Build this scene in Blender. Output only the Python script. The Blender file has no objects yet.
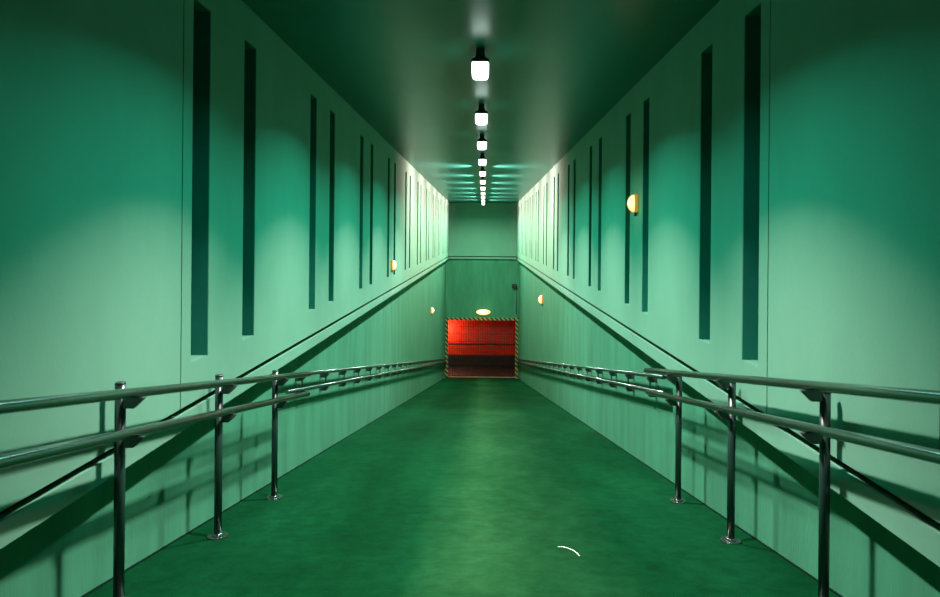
import bpy, bmesh, math, random
from mathutils import Vector, Matrix
random.seed(4)
S = bpy.context.scene
C = S.collection
EYE = 1.144            # camera height above the ramp surface directly under it
SLOPE = 0.1565         # the ramp falls away from the camera
END = 37.4             # distance of the end wall
HC = 1.625 + EYE        # ceiling height
NEAR = -4.0
F = 760.0

def fl(y): return -SLOPE * y                 # ramp surface height at distance y

# ------------------------------------------------------------------ materials
def mat(name, base, rough=0.6, metal=0.0, var=0.12, scale=3.0, bump=0.0, bscale=40.0,
        stretch=(1, 1, 1), second=None, spec=0.5):
    m = bpy.data.materials.new(name); m.use_nodes = True
    nt = m.node_tree; N = nt.nodes; L = nt.links
    b = N['Principled BSDF']
    b.inputs['Roughness'].default_value = rough
    b.inputs['Metallic'].default_value = metal
    b.inputs['Specular IOR Level'].default_value = spec
    tc = N.new('ShaderNodeTexCoord'); mp = N.new('ShaderNodeMapping')
    mp.inputs['Scale'].default_value = stretch
    L.new(tc.outputs['Object'], mp.inputs['Vector'])
    n = N.new('ShaderNodeTexNoise'); n.inputs['Scale'].default_value = scale
    n.inputs['Detail'].default_value = 6; n.inputs['Roughness'].default_value = 0.62
    L.new(mp.outputs['Vector'], n.inputs['Vector'])
    r = N.new('ShaderNodeValToRGB')
    r.color_ramp.elements[0].position = 0.32; r.color_ramp.elements[1].position = 0.68
    lo = second if second else tuple(c * (1 - var) for c in base)
    hi = tuple(min(1, c * (1 + var * 0.5)) for c in base)
    r.color_ramp.elements[0].color = (*lo, 1); r.color_ramp.elements[1].color = (*hi, 1)
    L.new(n.outputs['Fac'], r.inputs['Fac']); L.new(r.outputs['Color'], b.inputs['Base Color'])
    if bump:
        n2 = N.new('ShaderNodeTexNoise'); n2.inputs['Scale'].default_value = bscale
        n2.inputs['Detail'].default_value = 5
        L.new(mp.outputs['Vector'], n2.inputs['Vector'])
        bp = N.new('ShaderNodeBump'); bp.inputs['Strength'].default_value = bump
        bp.inputs['Distance'].default_value = 0.01
        L.new(n2.outputs['Fac'], bp.inputs['Height']); L.new(bp.outputs['Normal'], b.inputs['Normal'])
    return m

def emit(name, col, strength):
    m = bpy.data.materials.new(name); m.use_nodes = True
    N = m.node_tree.nodes; L = m.node_tree.links
    b = N['Principled BSDF']
    b.inputs['Base Color'].default_value = (0.8, 0.8, 0.78, 1)
    b.inputs['Roughness'].default_value = 0.4
    # slight ribbing of the glass, in the emission
    tc = N.new('ShaderNodeTexCoord'); w = N.new('ShaderNodeTexWave'); w.inputs['Scale'].default_value = 20
    L.new(tc.outputs['Object'], w.inputs['Vector'])
    r = N.new('ShaderNodeMapRange'); r.inputs['To Min'].default_value = strength * 0.85
    r.inputs['To Max'].default_value = strength * 1.1
    L.new(w.outputs['Fac'], r.inputs['Value'])
    L.new(r.outputs['Result'], b.inputs['Emission Strength'])
    b.inputs['Emission Color'].default_value = (*col, 1)
    return m

WALLC = (0.115, 0.33, 0.215)
M = {}
M['upper'] = mat('painted_wall', WALLC, 0.8, var=0.07, scale=1.6, bump=0.10, bscale=60, stretch=(1, 1, .5), spec=.12)
M['lower'] = mat('stained_concrete_wall', (0.044, 0.235, 0.128), 0.85, var=0.22, scale=2.2, bump=0.25, bscale=50, stretch=(1.4, 1.4, .28), spec=.1)
M['ceil'] = mat('ceiling_gloss_paint', (0.012, 0.15, 0.10), 0.32, var=0.08, scale=1.2, bump=0.04, bscale=30, spec=.14)
M['recess'] = mat('recess_dark_green', (0.008, 0.15, 0.10), 0.7, var=0.12, scale=4, spec=.1)  # slot linings, coloured darker than the wall panels
M['joint'] = mat('sealant_and_groove_shade', (0.002, 0.014, 0.010), 0.9, spec=.05)  # sealed joints; also groove backs with their shade put into the colour
M['metal'] = mat('dark_gloss_rail', (0.13, 0.23, 0.19), 0.17, spec=.9, metal=0.9, var=0.05, scale=2)
M['post'] = mat('dark_gloss_post', (0.008, 0.035, 0.026), 0.3, spec=.8, metal=0.0, var=0.15, scale=8)
M['bracket'] = mat('bracket_cast_metal', (0.06, 0.10, 0.08), 0.5, metal=0.5)
M['housing'] = mat('lamp_housing_metal', (0.015, 0.03, 0.025), 0.55)
M['black'] = mat('black_matt_paint', (0.012, 0.016, 0.014), 0.7)
_n = M['metal'].node_tree; _b = _n.nodes['Principled BSDF']
_b.inputs['Anisotropic'].default_value = .95; _b.inputs['Anisotropic Rotation'].default_value = .25   # tube polished around its girth
_t = _n.nodes.new('ShaderNodeTangent'); _t.direction_type = 'RADIAL'; _t.axis = 'Y'
_n.links.new(_t.outputs[0], _b.inputs['Tangent'])
M['grille'] = mat('grille_dark_steel', (0.05, 0.03, 0.02), 0.5, metal=0.3)
M['red'] = mat('red_wall_paint', (0.80, 0.045, 0.004), 0.6, var=0.25, scale=3, stretch=(1, 1, 3))
M['dado'] = mat('dark_dado_paint', (0.015, 0.03, 0.03), 0.6, var=0.5, scale=6)
M['bar'] = mat('bottom_bar_metal', (0.30, 0.20, 0.10), 0.5)
M['strand'] = mat('pale_fibre', (0.5, 0.75, 0.62), 0.6)
M['amberbody'] = emit('amber_lit_base_glow', (1.0, 0.42, 0.04), .42)  # bases and guards made to glow, imitating the lamp's amber light on them
M['amberbody'].node_tree.nodes['Principled BSDF'].inputs['Base Color'].default_value = (.3, .15, .02, 1)
M['glass'] = emit('lit_diffuser_near', (0.80, 1.0, 0.92), 7.0)
M['glassfar'] = emit('lit_diffuser_far', (1.0, 0.86, 0.72), 2.4)
M['amber'] = emit('lit_amber_glass', (1.0, 0.60, 0.20), 1.6)

# floor: trowelled concrete with worn wheel tracks and stains
def floor_mat():
    m = bpy.data.materials.new('ramp_concrete'); m.use_nodes = True
    N = m.node_tree.nodes; L = m.node_tree.links; b = N['Principled BSDF']
    tc = N.new('ShaderNodeTexCoord')
    def noise(scale, stretch, detail=8):
        mp = N.new('ShaderNodeMapping'); mp.inputs['Scale'].default_value = stretch
        L.new(tc.outputs['Object'], mp.inputs['Vector'])
        n = N.new('ShaderNodeTexNoise'); n.inputs['Scale'].default_value = scale
        n.inputs['Detail'].default_value = detail; n.inputs['Roughness'].default_value = 0.65
        L.new(mp.outputs['Vector'], n.inputs['Vector']); return n
    a = noise(0.9, (1.2, 0.45, 1)); c = noise(9, (1, 1, 1)); d = noise(60, (1, 1, 1), 3)
    r = N.new('ShaderNodeValToRGB'); r.color_ramp.elements[0].position = 0.34; r.color_ramp.elements[1].position = 0.66
    r.color_ramp.elements[0].color = (0.0012, 0.034, 0.010, 1); r.color_ramp.elements[1].color = (0.0034, 0.058, 0.019, 1)
    L.new(a.outputs['Fac'], r.inputs['Fac'])
    r2 = N.new('ShaderNodeValToRGB'); r2.color_ramp.elements[0].position = 0.35; r2.color_ramp.elements[1].position = 0.7
    r2.color_ramp.elements[0].color = (0.72, 0.72, 0.72, 1); r2.color_ramp.elements[1].color = (1.15, 1.15, 1.15, 1)
    L.new(c.outputs['Fac'], r2.inputs['Fac'])
    mx = N.new('ShaderNodeMix'); mx.data_type = 'RGBA'; mx.blend_type = 'MULTIPLY'; mx.inputs[0].default_value = 0.8
    L.new(r.outputs['Color'], mx.inputs[6]); L.new(r2.outputs['Color'], mx.inputs[7])
    # trodden pale strip along the middle, dirtier wheel tracks either side
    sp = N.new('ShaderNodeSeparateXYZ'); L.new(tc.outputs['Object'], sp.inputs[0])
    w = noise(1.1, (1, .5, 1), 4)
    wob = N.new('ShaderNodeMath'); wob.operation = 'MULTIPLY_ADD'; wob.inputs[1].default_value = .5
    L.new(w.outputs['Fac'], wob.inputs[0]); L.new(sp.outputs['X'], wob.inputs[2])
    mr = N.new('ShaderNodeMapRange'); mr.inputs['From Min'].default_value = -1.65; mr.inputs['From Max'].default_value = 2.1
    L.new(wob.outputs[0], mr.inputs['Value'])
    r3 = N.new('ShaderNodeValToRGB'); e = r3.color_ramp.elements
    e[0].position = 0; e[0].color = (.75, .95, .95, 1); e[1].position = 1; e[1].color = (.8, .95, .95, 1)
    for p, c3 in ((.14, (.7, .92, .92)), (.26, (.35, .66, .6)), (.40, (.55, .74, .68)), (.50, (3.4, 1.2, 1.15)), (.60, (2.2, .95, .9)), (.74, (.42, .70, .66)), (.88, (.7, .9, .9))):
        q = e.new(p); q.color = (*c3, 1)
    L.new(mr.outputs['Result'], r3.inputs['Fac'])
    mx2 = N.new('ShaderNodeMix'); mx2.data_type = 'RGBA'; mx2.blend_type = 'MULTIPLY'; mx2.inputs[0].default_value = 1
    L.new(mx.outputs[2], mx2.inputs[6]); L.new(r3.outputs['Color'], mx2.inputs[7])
    L.new(mx2.outputs[2], b.inputs['Base Color'])
    b.inputs['Roughness'].default_value = 0.85; b.inputs['Specular IOR Level'].default_value = .01
    bp = N.new('ShaderNodeBump'); bp.inputs['Strength'].default_value = 0.35; bp.inputs['Distance'].default_value = 0.01
    L.new(d.outputs['Fac'], bp.inputs['Height']); L.new(bp.outputs['Normal'], b.inputs['Normal'])
    return m
M['floor'] = floor_mat()

def hazard_mat():
    m = bpy.data.materials.new('hazard_stripes'); m.use_nodes = True
    N = m.node_tree.nodes; L = m.node_tree.links; b = N['Principled BSDF']
    tc = N.new('ShaderNodeTexCoord'); sp = N.new('ShaderNodeSeparateXYZ'); L.new(tc.outputs['Object'], sp.inputs[0])
    ad = N.new('ShaderNodeMath'); ad.operation = 'ADD'; L.new(sp.outputs['X'], ad.inputs[0]); L.new(sp.outputs['Z'], ad.inputs[1])
    dv = N.new('ShaderNodeMath'); dv.operation = 'DIVIDE'; dv.inputs[1].default_value = 0.22; L.new(ad.outputs[0], dv.inputs[0])
    fr = N.new('ShaderNodeMath'); fr.operation = 'FRACT'; L.new(dv.outputs[0], fr.inputs[0])
    gt = N.new('ShaderNodeMath'); gt.operation = 'GREATER_THAN'; gt.inputs[1].default_value = 0.5; L.new(fr.outputs[0], gt.inputs[0])
    mx = N.new('ShaderNodeMix'); mx.data_type = 'RGBA'
    mx.inputs[6].default_value = (0.01, 0.012, 0.01, 1); mx.inputs[7].default_value = (0.24, 0.29, 0.08, 1)
    L.new(gt.outputs[0], mx.inputs[0]); L.new(mx.outputs[2], b.inputs['Base Color'])
    b.inputs['Roughness'].default_value = 0.5
    return m
M['hazard'] = hazard_mat()

# ------------------------------------------------------------------ mesh helpers
def box(bm, x0, x1, y0, y1, z0, z1):
    if x0 > x1: x0, x1 = x1, x0
    v = [bm.verts.new(p) for p in ((x0, y0, z0), (x1, y0, z0), (x1, y1, z0), (x0, y1, z0),
                                   (x0, y0, z1), (x1, y0, z1), (x1, y1, z1), (x0, y1, z1))]
    for f in ((0, 3, 2, 1), (4, 5, 6, 7), (0, 1, 5, 4), (1, 2, 6, 5), (2, 3, 7, 6), (3, 0, 4, 7)):
        bm.faces.new([v[i] for i in f])

def tube(bm, p, q, r, seg=20, r2=None):
    p = Vector(p); q = Vector(q); d = (q - p).normalized()
    a = d.cross(Vector((0, 0, 1)));
    if a.length < 1e-3: a = Vector((1, 0, 0))
    a.normalize(); b = d.cross(a); r2 = r if r2 is None else r2
    R0 = [bm.verts.new(p + r * (math.cos(t) * a + math.sin(t) * b)) for t in [2 * math.pi * i / seg for i in range(seg)]]
    R1 = [bm.verts.new(q + r2 * (math.cos(t) * a + math.sin(t) * b)) for t in [2 * math.pi * i / seg for i in range(seg)]]
    for i in range(seg):
        f = bm.faces.new((R0[i], R0[(i + 1) % seg], R1[(i + 1) % seg], R1[i])); f.smooth = True
    bm.faces.new(R0[::-1]); bm.faces.new(R1)

def path(bm, pts, r, seg=16):
    """continuous bent tube with round section"""
    pts = [Vector(p) for p in pts]; rings = []
    for i, p in enumerate(pts):
        d = (pts[min(i + 1, len(pts) - 1)] - pts[max(i - 1, 0)]).normalized()
        a = d.cross(Vector((0, 0, 1)))
        if a.length < 1e-3: a = Vector((1, 0, 0))
        a.normalize(); b = d.cross(a)
        rings.append([bm.verts.new(p + r * (math.cos(t) * a + math.sin(t) * b)) for t in [2 * math.pi * k / seg for k in range(seg)]])
    for A, B in zip(rings, rings[1:]):
        for k in range(seg):
            f = bm.faces.new((A[k], A[(k + 1) % seg], B[(k + 1) % seg], B[k])); f.smooth = True
    bm.faces.new(rings[0][::-1]); bm.faces.new(rings[-1])

def prism(bm, prof, y0, y1):
    """profile of (x, z) points extruded along y"""
    A = [bm.verts.new((x, y0, z)) for x, z in prof]; B = [bm.verts.new((x, y1, z)) for x, z in prof]
    n = len(prof)
    for i in range(n): bm.faces.new((A[i], A[(i + 1) % n], B[(i + 1) % n], B[i]))
    bm.faces.new(A[::-1]); bm.faces.new(B)

def obj(name, bm, m, parent=None, bevel=0, seg=2):
    bmesh.ops.recalc_face_normals(bm, faces=bm.faces[:])
    me = bpy.data.meshes.new(name); bm.to_mesh(me); bm.free()
    o = bpy.data.objects.new(name, me); C.objects.link(o); me.materials.append(m)
    if parent: o.parent = parent
    if bevel:
        b = o.modifiers.new('bevel', 'BEVEL'); b.width = bevel; b.segments = seg; b.limit_method = 'ANGLE'
    return o

def thing(name, label, cat, loc=(0, 0, 0), group=None):
    o = bpy.data.objects.new(name, None); o.empty_display_size = .1; C.objects.link(o); o.location = loc
    o['label'] = label; o['category'] = cat
    if group: o['group'] = group
    return o

def struct(o, label, cat='wall'):
    o['kind'] = 'structure'; o['label'] = label; o['category'] = cat; return o

# ------------------------------------------------------------------ the setting
UL, UR = 1.70, 1.60        # distance of upper wall faces, left and right
LL, LR = 1.86, 1.73        # distance of lower wall faces
REC_TOP, REC_BOT = 1.375 + EYE, -0.757 + EYE
GROOVE, LEDGE = -.99 + EYE, -1.13 + EYE
BOT = fl(END) - 0.6

recs = []
k = -2
while True:
    y = 4.42 + 2.98 * k
    if y + 1.3 > END: break
    if y > NEAR + .3: recs.append((y, y + .28)); recs.append((y + .94, y + 1.22))
    k += 1
JY = 4.27
def wall_side(side, U, Lw, name, GROOVE, LEDGE):
    s = -1 if side == 'left' else 1
    bm = bmesh.new()
    box(bm, s * Lw, s * (Lw + .25), NEAR, END + .3, BOT, HC + .2)
    root = struct(obj(name, bm, M['lower']), 'pale painted corridor wall on the %s with stained recessed base' % side)
    bm = bmesh.new()
    ys = [NEAR]
    edges = []
    for a, b in recs: edges += [(a, b)]
    cur = NEAR
    cuts = edges + [(JY, JY + .014)]
    cuts.sort()
    for a, b in cuts:
        box(bm, s * U, s * Lw, cur, a, GROOVE, HC)
        if (a, b) in edges:
            box(bm, s * U, s * Lw, a, b, GROOVE, REC_BOT)
            box(bm, s * U, s * Lw, a, b, REC_TOP, HC)
        cur = b
    box(bm, s * U, s * Lw, cur, END, GROOVE, HC)
    bmesh.ops.remove_doubles(bm, verts=bm.verts[:], dist=1e-5)
    p = obj('upper_panel', bm, M['upper'], root); p['label'] = 'smooth upper wall panelling with tall slot recesses'
    bm = bmesh.new(); box(bm, s * (U + .012), s * Lw, NEAR, END, LEDGE, GROOVE - .045)
    obj('ledge', bm, M['upper'], root)
    bm = bmesh.new(); box(bm, s * (U + .06), s * Lw, NEAR, END, GROOVE - .045, GROOVE)
    obj('shadow_groove', bm, M['joint'], root)  # near-black back, the shade inside the groove is put into its colour
    bm = bmesh.new(); box(bm, s * (U + .02), s * Lw, JY, JY + .014, GROOVE, HC)
    obj('expansion_joint', bm, M['joint'], root)
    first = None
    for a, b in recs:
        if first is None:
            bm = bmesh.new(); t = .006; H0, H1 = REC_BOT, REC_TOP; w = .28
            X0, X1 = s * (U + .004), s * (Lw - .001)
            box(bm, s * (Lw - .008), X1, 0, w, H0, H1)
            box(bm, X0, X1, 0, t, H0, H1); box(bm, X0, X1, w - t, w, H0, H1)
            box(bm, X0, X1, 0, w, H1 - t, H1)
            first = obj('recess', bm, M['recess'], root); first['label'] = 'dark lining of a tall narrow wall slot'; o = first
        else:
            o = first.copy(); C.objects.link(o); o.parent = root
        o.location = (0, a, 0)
    sill = None
    for a, b in recs:
        if sill is None:
            bm = bmesh.new(); box(bm, s * (U + .001), s * (Lw - .001), 0, .28, REC_BOT, REC_BOT + .006)
            sill = obj('recess_sill', bm, M['upper'], root); o = sill
        else:
            o = sill.copy(); C.objects.link(o); o.parent = root
        o.location = (0, a, 0)
    return root
wall_side('left', UL, LL, 'wall_left', GROOVE, LEDGE)
wall_side('right', UR, LR, 'wall_right', GROOVE, LEDGE - .02)

bm = bmesh.new()
box(bm, -LL - .25, LR + .25, NEAR, END + .3, HC, HC + .25)
struct(obj('ceiling', bm, M['ceil']), 'flat dark green ceiling of the corridor', 'ceiling')

bm = bmesh.new()          # sloping slab
prism_pts = [(NEAR, fl(NEAR)), (END, fl(END)), (END + .6, fl(END)), (END + .6, fl(END) - .4), (NEAR, fl(NEAR) - .4)]
A = [bm.verts.new((-LL, y, z)) for y, z in prism_pts]; B = [bm.verts.new((LR, y, z)) for y, z in prism_pts]
for i in range(5): bm.faces.new((A[i], A[(i + 1) % 5], B[(i + 1) % 5], B[i]))
bm.faces.new(A); bm.faces.new(B[::-1])
struct(obj('floor', bm, M['floor']), 'worn green concrete ramp descending to the red doorway', 'floor')

DT = fl(END) + 2.98       # door head
bm = bmesh.new(); box(bm, -LL, LR, END, END + .3, DT, LEDGE)
wb = struct(obj('wall_back', bm, M['lower']), 'end wall above the red doorway')
bm = bmesh.new(); box(bm, -UL, UR, END - .12, END + .3, GROOVE, HC)
obj('upper_panel', bm, M['upper'], wb)
bm = bmesh.new(); box(bm, -UL, UR, END - .09, END + .3, LEDGE, GROOVE - .045); obj('ledge', bm, M['upper'], wb)
bm = bmesh.new(); box(bm, -UL, UR, END - .06, END + .3, GROOVE - .045, GROOVE); obj('shadow_groove', bm, M['joint'], wb)  # end wall groove, its shade likewise in the near-black colour
for n_, X_ in ((1, -LL), (2, LR)):
    bm = bmesh.new(); sg = 1 if X_ < 0 else -1
    pts = [(NEAR, fl(NEAR)), (END - .13, fl(END - .13)), (END - .13, fl(END - .13) + .006), (NEAR, fl(NEAR) + .006)]
    A = [bm.verts.new((X_, y, z)) for y, z in pts]; B = [bm.verts.new((X_ + sg * .013, y, z)) for y, z in pts]
    for i in range(4): bm.faces.new((A[i], A[(i + 1) % 4], B[(i + 1) % 4], B[i]))
    bm.faces.new(A); bm.faces.new(B[::-1])
    struct(obj('trim_%d' % n_, bm, M['joint']), 'dark sealed joint where the ramp meets the %s wall' % ('left' if n_ == 1 else 'right'), 'trim')
bm = bmesh.new(); box(bm, -LL - .25, LR + .25, NEAR - .2, NEAR, -1, HC + .2)
struct(obj('wall_front', bm, M['upper']), 'wall behind the viewer, out of the picture')

# room behind the door
YB = END + 3.4
bm = bmesh.new()
z0 = fl(END)
box(bm, -2.4, 2.3, YB, YB + .2, z0, z0 + 3.4)
box(bm, -2.6, -2.4, END + .3, YB + .2, z0, z0 + 3.4); box(bm, 2.3, 2.5, END + .3, YB + .2, z0, z0 + 3.4)
box(bm, -2.4, 2.3, END + .3, YB, z0 + 3.3, z0 + 3.4)
rm = struct(obj('wall_red_room', bm, M['red']), 'red painted walls of the room behind the grille door')
bm = bmesh.new(); box(bm, -2.39, 2.29, YB - .05, YB, z0, z0 + .62)
obj('dado', bm, M['dado'], rm)['label'] = 'dark lower band of the red wall'
bm = bmesh.new(); box(bm, -2.39, 2.29, YB - .03, YB, z0 + 1.16, z0 + 1.22)
obj('wall_rail', bm, M['dado'], rm)['label'] = 'thin dark rail across the red wall'
bm = bmesh.new(); box(bm, -2.4, 2.3, END + .6, YB, z0 - .3, z0)
struct(obj('floor_red_room', bm, M['dado']), 'dark floor behind the grille door', 'floor')

# door with hazard striped frame and grille
JW = .15
door = bpy.data.objects.new('door_1', None); C.objects.link(door); door.location = (0, END, z0)
struct(door, 'red grille door with yellow and black striped frame', 'door')
zt = 2.98
for s, X in ((-1, LL), (1, LR)):
    bm = bmesh.new(); box(bm, s * X, s * (X - JW), -.12, .02, 0, zt)
    # mirror the stripe slope on the two jambs like the painted tape
    obj('jamb', bm, M['hazard'], door)['label'] = 'yellow and black striped upright'
bm = bmesh.new(); box(bm, -LL + JW, LR - JW, -.12, .02, zt - .12, zt)
obj('lintel', bm, M['hazard'], door)['label'] = 'yellow and black striped head of the frame'
bm = bmesh.new()
x = -LL + JW + .05
while x < LR - JW - .02:
    tube(bm, (x, .14, .05), (x, .14, zt - .1), .011, 6); x += .085
for i in range(8):
    z = .35 + i * .36
    box(bm, -LL + JW, LR - JW, .13, .15, z - .008, z + .008)
obj('grille', bm, M['grille'], door)
bm = bmesh.new(); box(bm, -LL + JW, LR - JW, .10, .17, 0.005, .05)
obj('bottom_bar', bm, M['bar'], door, .008)

# ------------------------------------------------------------------ ceiling lamps
S0, SP = 6.67, 2.76
def lamp_parts(root, glass):
    HL = .155          # height of lens top below ceiling -> built downward from z = 0 (ceiling)
    bm = bmesh.new()   # ceiling mount and flared canopy
    def ring(w, l, z): return [bm.verts.new(p) for p in ((-w, -l, z), (w, -l, z), (w, l, z), (-w, l, z))]
    R = [ring(.034, .10, 0), ring(.040, .11, -.075), ring(.079, .178, -.112), ring(.079, .178, -.128)]
    for P, Q in zip(R, R[1:]):
        for i in range(4): bm.faces.new((P[i], P[(i + 1) % 4], Q[(i + 1) % 4], Q[i]))
    bm.faces.new(R[0][::-1]); bm.faces.new(R[-1])
    obj('housing', bm, M['housing'], root, .006)
    bm = bmesh.new()
    R = [ring(.073, .172, -.129), ring(.073, .172, -.19), ring(.064, .166, -.226)]
    for P, Q in zip(R, R[1:]):
        for i in range(4): bm.faces.new((P[i], P[(i + 1) % 4], Q[(i + 1) % 4], Q[i]))
    bm.faces.new(R[0][::-1]); bm.faces.new(R[-1])
    g = obj('diffuser', bm, glass, root, .02, 4); g['label'] = 'glowing white glass'
    bm = bmesh.new(); box(bm, -.074, .074, -.173, .173, -.133, -.126); 
    obj('gasket', bm, M['housing'], root)

names = ['large near glowing ceiling lamp, first of the row nearest the viewer',
 'second glowing ceiling lamp down the corridor', 'third glowing ceiling lamp down the corridor',
 'fourth glowing ceiling lamp down the corridor', 'fifth glowing ceiling lamp down the corridor',
 'sixth glowing ceiling lamp down the corridor', 'seventh glowing ceiling lamp down the corridor',
 'fourth from last of the tiny far ceiling lamps',
 'third from last of the tiny far ceiling lamps', 'second to last tiny ceiling lamp near the end wall',
 'very last tiny ceiling lamp just before the end wall']
LXC = -0.045
POWER_NEAR, POWER_FAR = 178.0, 180.0
def lamp_light(y, power, col, spread, side=0):
    ld = bpy.data.lights.new('lamp_glow', 'AREA'); ld.shape = 'RECTANGLE'; ld.size = .12; ld.size_y = .30
    ld.energy = power; ld.color = col; ld.spread = math.radians(spread)
    lo = bpy.data.objects.new('lamp_glow', ld); C.objects.link(lo)
    lo.location = (LXC, y, HC - .232)
    if side:
        for i in (-1, 1):
            l2 = bpy.data.lights.new('lamp_side_glow', 'AREA'); l2.shape = 'RECTANGLE'; l2.size = .06; l2.size_y = .30
            l2.energy = side; l2.color = SIDECOL; l2.spread = math.radians(135)
            o2 = bpy.data.objects.new('lamp_side_glow', l2); C.objects.link(o2)
            o2.location = (LXC + i * .079, y, HC - .20); o2.rotation_euler = (0, -i * math.radians(75), 0)
    return lo
NEARCOL = (1.0, 0.56, 0.60); WIDECOL = (0.08, 0.82, 0.72); SIDECOL = (1.0, 0.43, 0.48); FARCOL = (1.0, 0.66, 0.55)
protos = {}
for n in range(-3, 11):
    y = S0 + SP * n
    far = n >= 4
    g = M['glassfar'] if far else M['glass']
    lab = names[n] if n >= 0 else 'glowing ceiling lamp outside the picture overhead'
    t = thing('ceiling_lamp', lab, 'ceiling lamp', (LXC, y, HC), 'row of lamps along the ceiling')
    if far not in protos:
        lamp_parts(t, g); protos[far] = list(t.children)
    else:
        for ch in protos[far]:
            c = ch.copy(); C.objects.link(c); c.parent = t
    p = POWER_FAR if far else POWER_NEAR
    if n == -2: p *= .17
    if n == -3: p *= .25
    if n == 3: p *= 1.2
    lamp_light(y, p, FARCOL if far else NEARCOL, 160 if far else 108, 125 if far else 0)
    if not far: lamp_light(y, POWER_NEAR * {-3: .03, -2: .0, -1: .34}.get(n, .48), WIDECOL, 147)
    else: lamp_light(y, 110 if n >= 9 else 35, WIDECOL, 166)

# ------------------------------------------------------------------ amber wall lamps
def amber_lamp(label, side, y, h, power=.6, size=1):
    s = -1 if side == 'left' else 1
    X = None
    z = h + EYE
    X = s * ((UL if s < 0 else UR) if h > -1 else (LL if s < 0 else LR))
    t = thing('wall_lamp', label, 'wall lamp', (X, y, z), 'amber bulkhead lamps on the side walls')
    t.scale = (size,) * 3
    i = -s
    bm = bmesh.new(); box(bm, 0, i * .035, -.07, .07, -.095, .095)
    obj('back_box', bm, M['amberbody'], t, .012, 3)
    bm = bmesh.new()
    bmesh.ops.create_uvsphere(bm, u_segments=24, v_segments=14, radius=1)
    for v in bm.verts:
        v.co = Vector((i * (.034 + max(0, v.co.x) * .062), v.co.y * .062, v.co.z * .088))
    bmesh.ops.remove_doubles(bm, verts=bm.verts[:], dist=1e-5)
    for f in bm.faces: f.smooth = True
    obj('glass_cover', bm, M['amber'], t)['label'] = 'glowing amber glass'
    bm = bmesh.new(); path(bm, [(i * (.034 + .066 * math.sin(a)), 0, .094 * math.cos(a)) for a in [math.pi * q / 12 for q in range(13)]], .004, 8)
    obj('guard', bm, M['amberbody'], t)
    bm = bmesh.new(); tube(bm, (i * .018, .0, -.09), (i * .018, .0, -.135), .012, 12); obj('cable_gland', bm, M['housing'], t)
    ld = bpy.data.lights.new('amber_glow', 'POINT'); ld.energy = power; ld.color = (1, .55, .12); ld.shadow_soft_size = .03
    lo = bpy.data.objects.new('amber_glow', ld); C.objects.link(lo); lo.location = (X + i * .13, y, z)
amber_lamp('largest amber bulkhead lamp, high on the right wall between slots', 'right', 7.96, .355, 1.2)
amber_lamp('amber bulkhead lamp on the left wall above the ledge', 'left', 13.97, -.55, 1.0)
amber_lamp('small amber lamp on left wall below the ledge near the door', 'left', 26.9, -2.65, 2, 1.15)
amber_lamp('small amber lamp on right wall below the ledge', 'right', 22.1, -1.83, 2, 1.35)

t = thing('door_lamp', 'oval amber lamp on the end wall above the red door', 'wall lamp', (.0, END, (-76 / 20.3) + EYE))
bm = bmesh.new()
bmesh.ops.create_uvsphere(bm, u_segments=28, v_segments=14, radius=1)
for v in bm.verts: v.co = Vector((v.co.x * .34, -.05 - max(0, -v.co.y) * .11, v.co.z * .13))
bmesh.ops.remove_doubles(bm, verts=bm.verts[:], dist=1e-5)
for f in bm.faces: f.smooth = True
obj('glass_cover', bm, M['amber'], t)['label'] = 'glowing amber glass'
bm = bmesh.new(); tube(bm, (0, -.001, 0), (0, -.05, 0), .15, 32)
for v in bm.verts: v.co.x *= 2.4
obj('back_plate', bm, M['amberbody'], t)
ld = bpy.data.lights.new('door_glow', 'POINT'); ld.energy = 5; ld.color = (1, .6, .2); ld.shadow_soft_size = .05
lo = bpy.data.objects.new('door_glow', ld); C.objects.link(lo); lo.location = (0, END - .35, t.location.z)

# red room lamp
t = thing('ceiling_lamp', 'round lamp inside the red room behind the grille door', 'ceiling lamp', (-2.0, YB - .42, z0 + 3.3))
bm = bmesh.new(); tube(bm, (0, 0, 0), (0, 0, -.05), .14, 24); obj('housing', bm, M['housing'], t)
bm = bmesh.new(); tube(bm, (0, 0, -.05), (0, 0, -.10), .12, 24, .09); obj('diffuser', bm, M['amber'], t)
ld = bpy.data.lights.new('room_glow', 'POINT'); ld.energy = 72; ld.color = (1, .60, .35); ld.shadow_soft_size = .1
lo = bpy.data.objects.new('room_glow', ld); C.objects.link(lo); lo.location = (-2.05, YB - .62, z0 + 2.0)

# small dark fixture with conduit on the end wall
t = thing('junction_box', 'small dark box with conduit high at right of the end wall', 'junction box', (1.50, END - .002, -2.42 + EYE))
bm = bmesh.new(); box(bm, -.11, .11, -.14, 0, -.09, .09); obj('box_body', bm, M['housing'], t, .012)
bm = bmesh.new(); tube(bm, (.13, -.02, -.02), (.13, -.02, -1.4), .015, 10); obj('conduit', bm, M['housing'], t)
bm = bmesh.new(); tube(bm, (-.06, -.14, -.02), (-.06, -.20, -.04), .035, 16); obj('sensor', bm, M['black'], t)

# ------------------------------------------------------------------ free standing handrails
def slope_tube(bm, x, y0, y1, h, r, seg=24):
    tube(bm, (x, y0, fl(y0) + h), (x, y1, fl(y1) + h), r, seg)

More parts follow.
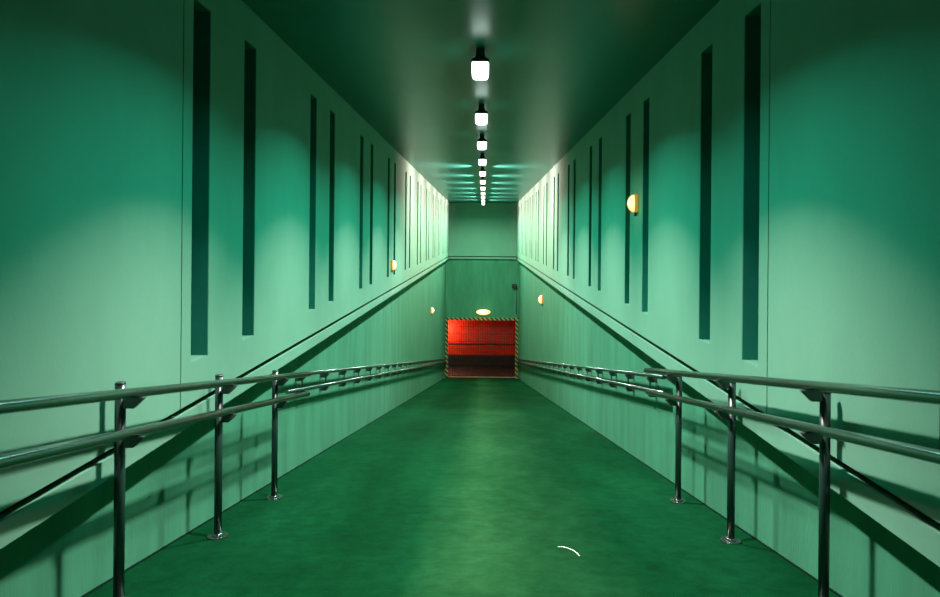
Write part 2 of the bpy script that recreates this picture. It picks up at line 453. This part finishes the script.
def near_handrail(side, PX, RX, h1, h2, posth, ytop, ylow):
    s = -1 if side == 'left' else 1; i = -s
    t = thing('handrail', 'free-standing steel handrail with posts in the foreground on the %s' % side, 'handrail', (s * PX, 4.70, fl(4.70)))
    off = Vector(t.location)
    def put(name, bm, m, parent=t, bevel=0):
        for v in bm.verts: v.co -= off
        return obj(name, bm, m, parent, bevel)
    for nm, h, ye in (('top_rail', h1, ytop), ('lower_rail', h2, ylow)):
        bm = bmesh.new(); slope_tube(bm, s * RX, -1.9, ye, h, .0225, 28)
        put(nm, bm, M['metal'])
    for y in (-.40, .87, 2.14, 3.42, 4.70, 5.97):
        f = fl(y)
        bm = bmesh.new(); tube(bm, (s * PX, y, f + .004), (s * PX, y, f + posth), .0235, 24)
        p = put('post', bm, M['post'])
        bm = bmesh.new()
        tube(bm, (s * PX, y, f - .002), (s * PX, y, f + .016), .062, 28); tube(bm, (s * PX, y, f + .016), (s * PX, y, f + .03), .036, 24, .028)
        put('base_flange', bm, M['metal'], p, .003)
        bm = bmesh.new(); tube(bm, (s * PX, y, f + posth), (s * PX, y, f + posth + .008), .0255, 24, .021)
        put('post_cap', bm, M['post'], p)
        for h in (h1, h2):
            bm = bmesh.new()
            a = s * (PX - .015); tip = s * (RX - .03)
            zt_ = f + h - .021
            prism(bm, [(a, zt_), (tip, zt_), (tip, zt_ - .006), (tip + s * .045, zt_ - .05), (a, zt_ - .05)], y - .014, y + .014)
            put('bracket', bm, M['bracket'], t, .003)
    return t
near_handrail('left', 1.63, 1.55, .962, .786, 1.0, 6.78, 6.74)
near_handrail('right', 1.542, 1.462, 1.02, .83, .99, 6.80, 6.72)

# ------------------------------------------------------------------ wall mounted handrails down the ramp
def wall_handrail(side, WX, h1, h2):
    s = -1 if side == 'left' else 1; i = -s
    RX = WX - .085
    t = thing('wall_handrail', 'long steel double handrail fixed to the %s wall down the ramp' % side, 'handrail', (s * WX, 7.0, fl(7.0)))
    off = Vector(t.location)
    def put(name, bm, m, parent=t, bevel=0):
        for v in bm.verts: v.co -= off
        return obj(name, bm, m, parent, bevel)
    for nm, h in (('top_rail', h1), ('lower_rail', h2)):
        bm = bmesh.new(); slope_tube(bm, s * RX, 6.90, END - .2, h, .019, 16)
        put(nm, bm, M['metal'])
    P = []
    y = 7.56
    k = 0
    while y < END - .4:
        f = fl(y)
        if not P:
            for h in (h1, h2):
                bm = bmesh.new(); zt_ = f + h - .016
                prism(bm, [(s * WX, zt_), (s * (RX - .022), zt_), (s * (RX - .022), zt_ - .006), (s * (RX + .01), zt_ - .05), (s * WX, zt_ - .05)], y - .03, y + .03)
                P.append(put('bracket', bm, M['bracket'], t, .003))
            bm = bmesh.new(); tube(bm, (s * (RX + .02), y, f + h2 + .0), (s * (RX + .02), y, f + h1 - .02), .008, 10)
            P.append(put('spindle', bm, M['post']))
        else:
            for o in P:
                c = o.copy(); C.objects.link(c); c.parent = t
                c.location = (0, k * 1.14, -SLOPE * k * 1.14)
        y += 1.14; k += 1
wall_handrail('left', LL, .94, .79)
wall_handrail('right', LR, .955, .81)

# pale film fibre, added as a strand on the ramp surface
def at_floor(px, py):
    x = px - 484; yy = py - 236
    X_, Y_ = x + .0087 * yy, yy - .0087 * x
    d = EYE * F / (Y_ - SLOPE * F)
    return Vector((X_ * d / F, d, fl(d) + .004))
bm = bmesh.new(); path(bm, [at_floor(a, b) for a, b in ((558, 547.5), (563, 547.6), (568, 548.8), (573, 551), (577, 553.8), (579.5, 556.6))], .0028, 8)
o = obj('film_fibre', bm, M['strand']); o['label'] = 'thin pale curved film fibre, added as a strand on the ramp floor'; o['category'] = 'strand'

# ------------------------------------------------------------------ world, camera
w = bpy.data.worlds.new('World'); S.world = w; w.use_nodes = True
w.node_tree.nodes['Background'].inputs['Color'].default_value = (0.02, 0.06, 0.04, 1)
w.node_tree.nodes['Background'].inputs['Strength'].default_value = 0.05
cd = bpy.data.cameras.new('camera'); cam = bpy.data.objects.new('camera', cd); C.objects.link(cam)
cd.sensor_width = 36; cd.lens = 36 * F / 940
cd.shift_x = -(484 - 470) / 940; cd.shift_y = -(298.5 - 236) / 940
cd.clip_start = .05; cd.clip_end = 200
cam.location = (0, 0, EYE)
cam.rotation_euler = (Matrix.Rotation(math.radians(90), 3, 'X') @ Matrix.Rotation(math.radians(.5), 3, 'Z')).to_euler()
S.camera = cam
S.view_settings.view_transform = 'Standard'; S.view_settings.look = 'None'
S.view_settings.gamma = 1; S.view_settings.use_curve_mapping = False
S.view_settings.exposure = 0.0
S.cycles.use_denoising = True
S.cycles.max_bounces = 10; S.cycles.diffuse_bounces = 6
